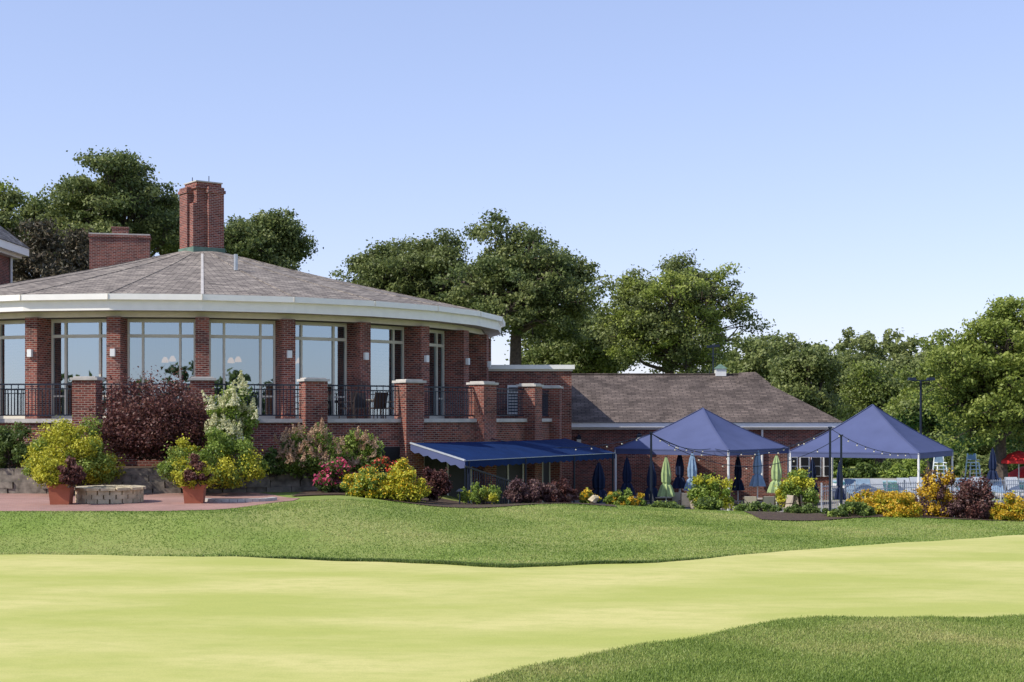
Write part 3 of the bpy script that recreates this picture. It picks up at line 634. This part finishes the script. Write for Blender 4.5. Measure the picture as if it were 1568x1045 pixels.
# ------------------------------------------------------------ tents
def tent(name,px,d,ang,zap,zev,hw=3.05,val=.26,zg=-1.2):
    x=X(px,d); b=MB(); cs=[]
    for k in range(4):
        a=math.radians(ang)+k*math.pi/2; cs.append(Vector((x+hw*1.414*math.sin(a),d-hw*1.414*math.cos(a),zev)))
    ap=Vector((x,d,zap)); n=8
    for k in range(4):
        p,q=cs[k],cs[(k+1)%4]
        for i in range(n):
            for j in range(n):
                def g(u,v):
                    e=p.lerp(q,u); r=e.lerp(ap,v); r.z-=.32*math.sin(math.pi*v)*(.55+.45*math.sin(math.pi*u))*.6; return r
                b.poly([g(i/n,j/n),g((i+1)/n,j/n),g((i+1)/n,(j+1)/n),g(i/n,(j+1)/n)],'tent')
        dz=Vector((0,0,val)); b.poly([p-dz,q-dz,q,p],'tent')
        for j in range(n):
            def s(v):
                r=p.lerp(ap,v); r.z-=.32*math.sin(math.pi*v)*.55*.6-.015; return r
            b.bar(s(j/n),s((j+1)/n),.07,.02,'tent')
        b.tube([(p.x*.985+x*.015,p.y*.985+d*.015,zg),(p.x*.985+x*.015,p.y*.985+d*.015,zev-.02)],.055,'polew',8)
        b.bar(p-dz*.2,q-dz*.2,.03,.03,'tent')
    b.build(name)
tent('canopy_tent',1076,68,8,3.46,1.55); tent('canopy_tent',1336,68,14,3.62,1.42)
# ------------------------------------------------------------ umbrellas, furniture
def umb(px,d,mat,zg=-1.2,h=2.55,sc_=1.0):
    x=X(px,d); b=MB(); 
    b.tube([(x,d,zg),(x,d,zg+.08)],.26,'brown',12); b.tube([(x,d,zg+.08),(x,d,zg+h)],.025,'polew',6); b.ball((x,d,zg+h+.03),.04,'brown',5)
    prof=[(h-.0,.03),(h-.25,.09),(h-.7,.15),(h-1.05,.14),(h-1.12,.10),(h-1.2,.16),(h-1.55,.25),(h-1.72,.27)]
    n=24; base=len(b.v); rng=R_(int(px)); am=rng.uniform(.7,1.2,n)
    for z,r in prof:
        for j in range(n):
            a=2*math.pi*j/n; rr=r*(1.0+(.28 if j%3==0 else -.18)*am[j])*sc_; b.v.append((x+math.cos(a)*rr,d+math.sin(a)*rr,zg+z+(.05*am[j] if z==prof[-1][0] else 0)))
    mi=b.mi(mat)
    for i in range(len(prof)-1):
        for j in range(n): b.f.append((base+i*n+j,base+(i+1)*n+j,base+(i+1)*n+(j+1)%n,base+i*n+(j+1)%n)); b.m.append(mi)
    b.build('closed_patio_umbrella')
for px,d,m,h,s in ((917,60,'nvum',2.3,1.5),(960,64,'nvum',2.4,1.1),(998,62,'nvum',2.3,1.1),(1020,61,'lime',2.5,1.15),(1041,66,'nvum',2.6,1.1),(1060,64,'sky',2.6,1.15),(1130,68,'nvum',2.4,1),(1160,66,'sky',2.7,1.2),(1189,64,'lime',2.5,1.3),(1244,70,'nvum',2.2,1),(1520,74,'nvum',2.6,1.1),(1286,62,'nvum',2.3,.8)): umb(px,d,m,h=h,sc_=s)
def chair(px,d,ang,mat='tan',zg=-1.2):
    x=X(px,d); b=MB(); ca,sa=math.cos(ang),math.sin(ang)
    def P(a,c,z): return (x+a*ca-c*sa,d+a*sa+c*ca,zg+z)
    b.box(P(0,0,.43),(.5,.5,.05),mat,ang); b.bar(P(0,.24,.45),P(0,.34,.98),.5,.04,mat)
    for s in (-1,1):
        b.tube([P(.26*s,-.24,0),P(.26*s,-.24,.64),P(.26*s,.27,.66)],.02,'brown',5); b.tube([P(.26*s,.24,0),P(.26*s,.26,.5),P(.26*s,.35,1.0)],.02,'brown',5)
    b.build('patio_chair')
def table(px,d,zg=-1.2,w=1.1):
    x=X(px,d); b=MB(); b.box((x,d,zg+.73),(w,w*.8,.04),'tan'); b.box((x,d,zg+.68),(w*.9,w*.7,.05),'brown')
    for a in (-1,1):
        for c in (-1,1): b.tube([(x+a*w*.42,d+c*w*.32,zg),(x+a*w*.42,d+c*w*.32,zg+.7)],.025,'brown',5)
    b.build('patio_table')
for px,d,a in ((1008,60,1.2),(1034,61,-.5),(1050,61,3.2),(1070,59.5,1.9),(1120,60,.6),(1150,58.5,2.9),(1172,58.5,3.4),(1200,59,-1.2),(1225,60,2.1),(990,60.5,2.2),(1240,59.5,1.0),(940,60,1.4)): chair(px,d,a)
for px,d in ((1022,62),(1060,63),(1160,61),(1190,60.5),(955,62)): table(px,d)
for px in (530,552,575,598): 
    chair(px,49.6,R_(px).rand()*6,'brown',FL)
table(565,50.4,FL)
def pole(px,d,yt):
    x=X(px,d); b=MB(); zg=float(H(x,d)); b.tube([(x,d,zg),(x,d,Z(yt,d))],[.06,.045],'iron',7); b.box((x,d,zg+.06),(.3,.3,.12),'iron'); b.box((x,d,Z(yt,d)+.03),(.14,.14,.06),'iron'); b.build('string_light_pole'); return Vector((x,d,Z(yt,d)))
p1=pole(997,58,664); p2=pole(1271,57,656); p3=pole(1288,58.5,668)
def string(p,q,sag):
    b=MB(); p=Vector(p);q=Vector(q); n=20; pts=[]
    for i in range(n+1):
        u=i/n; r=p.lerp(q,u); r.z-=sag*4*u*(1-u); pts.append(r)
    b.tube(pts,.014,'iron',4)
    L0=(q-p).length; m=int(L0/.9)
    for i in range(1,m):
        u=i/m; r=p.lerp(q,u); r.z-=sag*4*u*(1-u)+.09; b.ball(r,.035,'bulb',4); b.box((r.x,r.y,r.z+.05),(.03,.03,.05),'iron')
    b.build('string_lights')
w1=Vector(pt(15.42,th(3),2.25))
string(w1,p1,.45); string(p1,p2,1.05); string(p1,(X(1088,64.1),64.1,1.6),.25); string((X(1095,64.1),64.1,1.6),p2,.5); string(p2,(X(1420,66),66,1.5),.5); string(p3,p1,1.3)
# pool zone
b=MB(); b.poly([(17,74,-1.17),(44,74,-1.17),(44,98,-1.17),(17,98,-1.17)],'deck'); b.build('pool_deck')
b=MB(); b.poly([(20,77,-1.14),(40,77,-1.14),(40,93,-1.14),(20,93,-1.14)],'water')
for a,c in (((19.8,76.9),(40.2,76.9)),((19.8,93.1),(40.2,93.1)),((19.9,77),(19.9,93)),((40.1,77),(40.1,93))): b.bar((a[0],a[1],-1.12),(c[0],c[1],-1.12),.3,.1,'polew')
b.build('swimming_pool')
b=MB()
for (a,c) in (((X(1258,63),63),(X(1385,66),66)),((X(1385,66),66),(X(1600,70),70))):
    p=Vector((a[0],a[1],-1.2));q=Vector((c[0],c[1],-1.2)); Lf=(q-p).length; n=int(Lf/.13)
    for i in range(n+1):
        r=p.lerp(q,i/n); post=i%16==0; b.bar((r.x,r.y,-1.2),(r.x,r.y,.12 if post else .02),.06 if post else .02,.06 if post else .02,'fencep')
    for z in (-.05,-.25,-1.05): b.bar((p.x,p.y,z),(q.x,q.y,z),.03,.03,'fencep')
b.build('pool_fence')
def lounge(px,d):
    k='sky' if px%2 else 'fencep'
    x=X(px,d); b=MB(); b.box((x,d,-.8),(.65,1.5,.06),k); b.bar((x,d+.7,-.8),(x,d+1.2,-.15),.65,.05,k)
    for s in (-1,1):
        for t in (-.6,.6): b.box((x+s*.28,d+t,-1.0),(.05,.05,.4),'polew')
    b.build('pool_lounge_chair')
for px,d in ((1392,73),(1412,74),(1441,73),(1462,74),(1485,73),(1508,74),(1535,73),(1560,74),(1331,72),(1350,72),(1311,72)): lounge(px,d)
def guard(px,d,s0=.72):
    x=X(px,d); b=MB(); z=-1.2
    for s in (-1,1):
        b.bar((x+s*.55*s0,d-.5,z),(x+s*.35*s0,d-.3,z+1.9*s0),.06,.06,'polew'); b.bar((x+s*.55*s0,d+.5,z),(x+s*.35*s0,d+.3,z+2.7*s0),.06,.06,'polew'); b.bar((x+s*.36*s0,d-.35,z+2.15*s0),(x+s*.36*s0,d+.35,z+2.15*s0),.05,.05,'polew')
    for k in range(5): b.bar((x-.5*s0,d-.5+.04*k,z+(.35+.32*k)*s0),(x+.5*s0,d-.5+.04*k,z+(.35+.32*k)*s0),.05,.04,'polew')
    b.box((x,d,z+1.9*s0),(.75*s0,.65,.05),'polew'); b.box((x,d+.32,z+2.4*s0),(.75*s0,.05,.4),'sky'); b.build('lifeguard_chair')
guard(1440,84); guard(1490,90)
def openumb(px,d,yt,r,mat):
    x=X(px,d); zt=Z(yt,d); b=MB(); b.tube([(x,d,-1.2),(x,d,zt)],.03,'polew',6); n=8
    for i in range(n):
        a,c=2*math.pi*i/n,2*math.pi*(i+1)/n; P=lambda t,rr,z:(x+math.cos(t)*rr,d+math.sin(t)*rr,z)
        b.poly([P(a,r,zt-.55),P(c,r,zt-.55),P(c,r*.5,zt-.2),P(a,r*.5,zt-.2)],mat); b.poly([P(a,r*.5,zt-.2),P(c,r*.5,zt-.2),(x,d,zt)],mat); b.poly([P(a,r,zt-.7),P(c,r,zt-.7),P(c,r,zt-.55),P(a,r,zt-.55)],mat)
    b.build('open_pool_umbrella')
openumb(1560,78,690,1.2,'red'); openumb(1575,80,712,1.3,'red')
b=MB(); yl=76; x=X(1410,yl); z=Z(583,yl); b.tube([(x,yl,-1.2),(x,yl,z)],[.09,.06],'iron',8); b.bar((x-.5,yl,z),(x+.5,yl,z),.06,.06,'iron')
for s in (-.5,.5): b.box((x+s,yl-.1,z+.08),(.42,.35,.16),'iron',0,.8)
b.build('flood_light_post')
b=MB(); x=X(911,44.3); z=float(H(x,44.3)); b.tube([(x-.1,44.3,z),(x-.1,44.3,z+.1),(x,44.3,z+.2),(x+.12,44.3,z+.22)],[.13,.14,.12,.05],'stoneL',8); b.build('garden_rock')
for px,d in ((704,43.2),):
    b=MB(); x=X(px,d); z=float(H(x,d)); b.tube([(x,d,z),(x,d,z+.45)],.025,'iron',6); b.tube([(x,d,z+.42),(x,d,z+.5)],[.12,.02],'iron',8); b.build('path_light')
# ------------------------------------------------------------ light, sky, camera
az=math.radians(-66); el=math.radians(42)
ts=Vector((math.sin(az)*math.cos(el),-math.cos(az)*math.cos(el),math.sin(el)))
ld=bpy.data.lights.new('sun','SUN'); ld.energy=5; ld.angle=math.radians(.5); ld.color=(1,.94,.84)
lo=bpy.data.objects.new('sun',ld); lo.rotation_euler=ts.to_track_quat('Z','Y').to_euler(); sc.collection.objects.link(lo)
wd=bpy.data.worlds.new('World'); sc.world=wd; wd.use_nodes=True; nt=wd.node_tree; nt.nodes.clear()
o=nt.nodes.new('ShaderNodeOutputWorld'); bg=nt.nodes.new('ShaderNodeBackground'); sk=nt.nodes.new('ShaderNodeTexSky'); sk.sky_type='NISHITA'; sk.sun_disc=False
sk.sun_elevation=el; sk.sun_rotation=math.atan2(ts.x,ts.y)%(2*math.pi); sk.air_density=1.0; sk.dust_density=.3; sk.ozone_density=2.0; sk.altitude=0
gm=nt.nodes.new('ShaderNodeGamma'); gm.inputs[1].default_value=.58; ml=nt.nodes.new('ShaderNodeVectorMath'); ml.operation='MULTIPLY'; ml.inputs[1].default_value=(2.08,2.08,2.6)
nt.links.new(sk.outputs[0],gm.inputs[0]); nt.links.new(gm.outputs[0],ml.inputs[0]); nt.links.new(ml.outputs[0],bg.inputs[0])
bg.inputs[1].default_value=.15; nt.links.new(bg.outputs[0],o.inputs[0])
cam=bpy.data.cameras.new('camera'); co=bpy.data.objects.new('camera',cam); sc.collection.objects.link(co); co.location=(0,0,CZ); co.rotation_euler=(math.radians(90),0,0)
cam.lens=36*F/1568; cam.shift_y=117.5/1568; cam.clip_end=3000; cam.clip_start=.1; sc.camera=co
sc.view_settings.view_transform='Standard'; sc.view_settings.look='None'; sc.view_settings.exposure=0; sc.view_settings.gamma=1
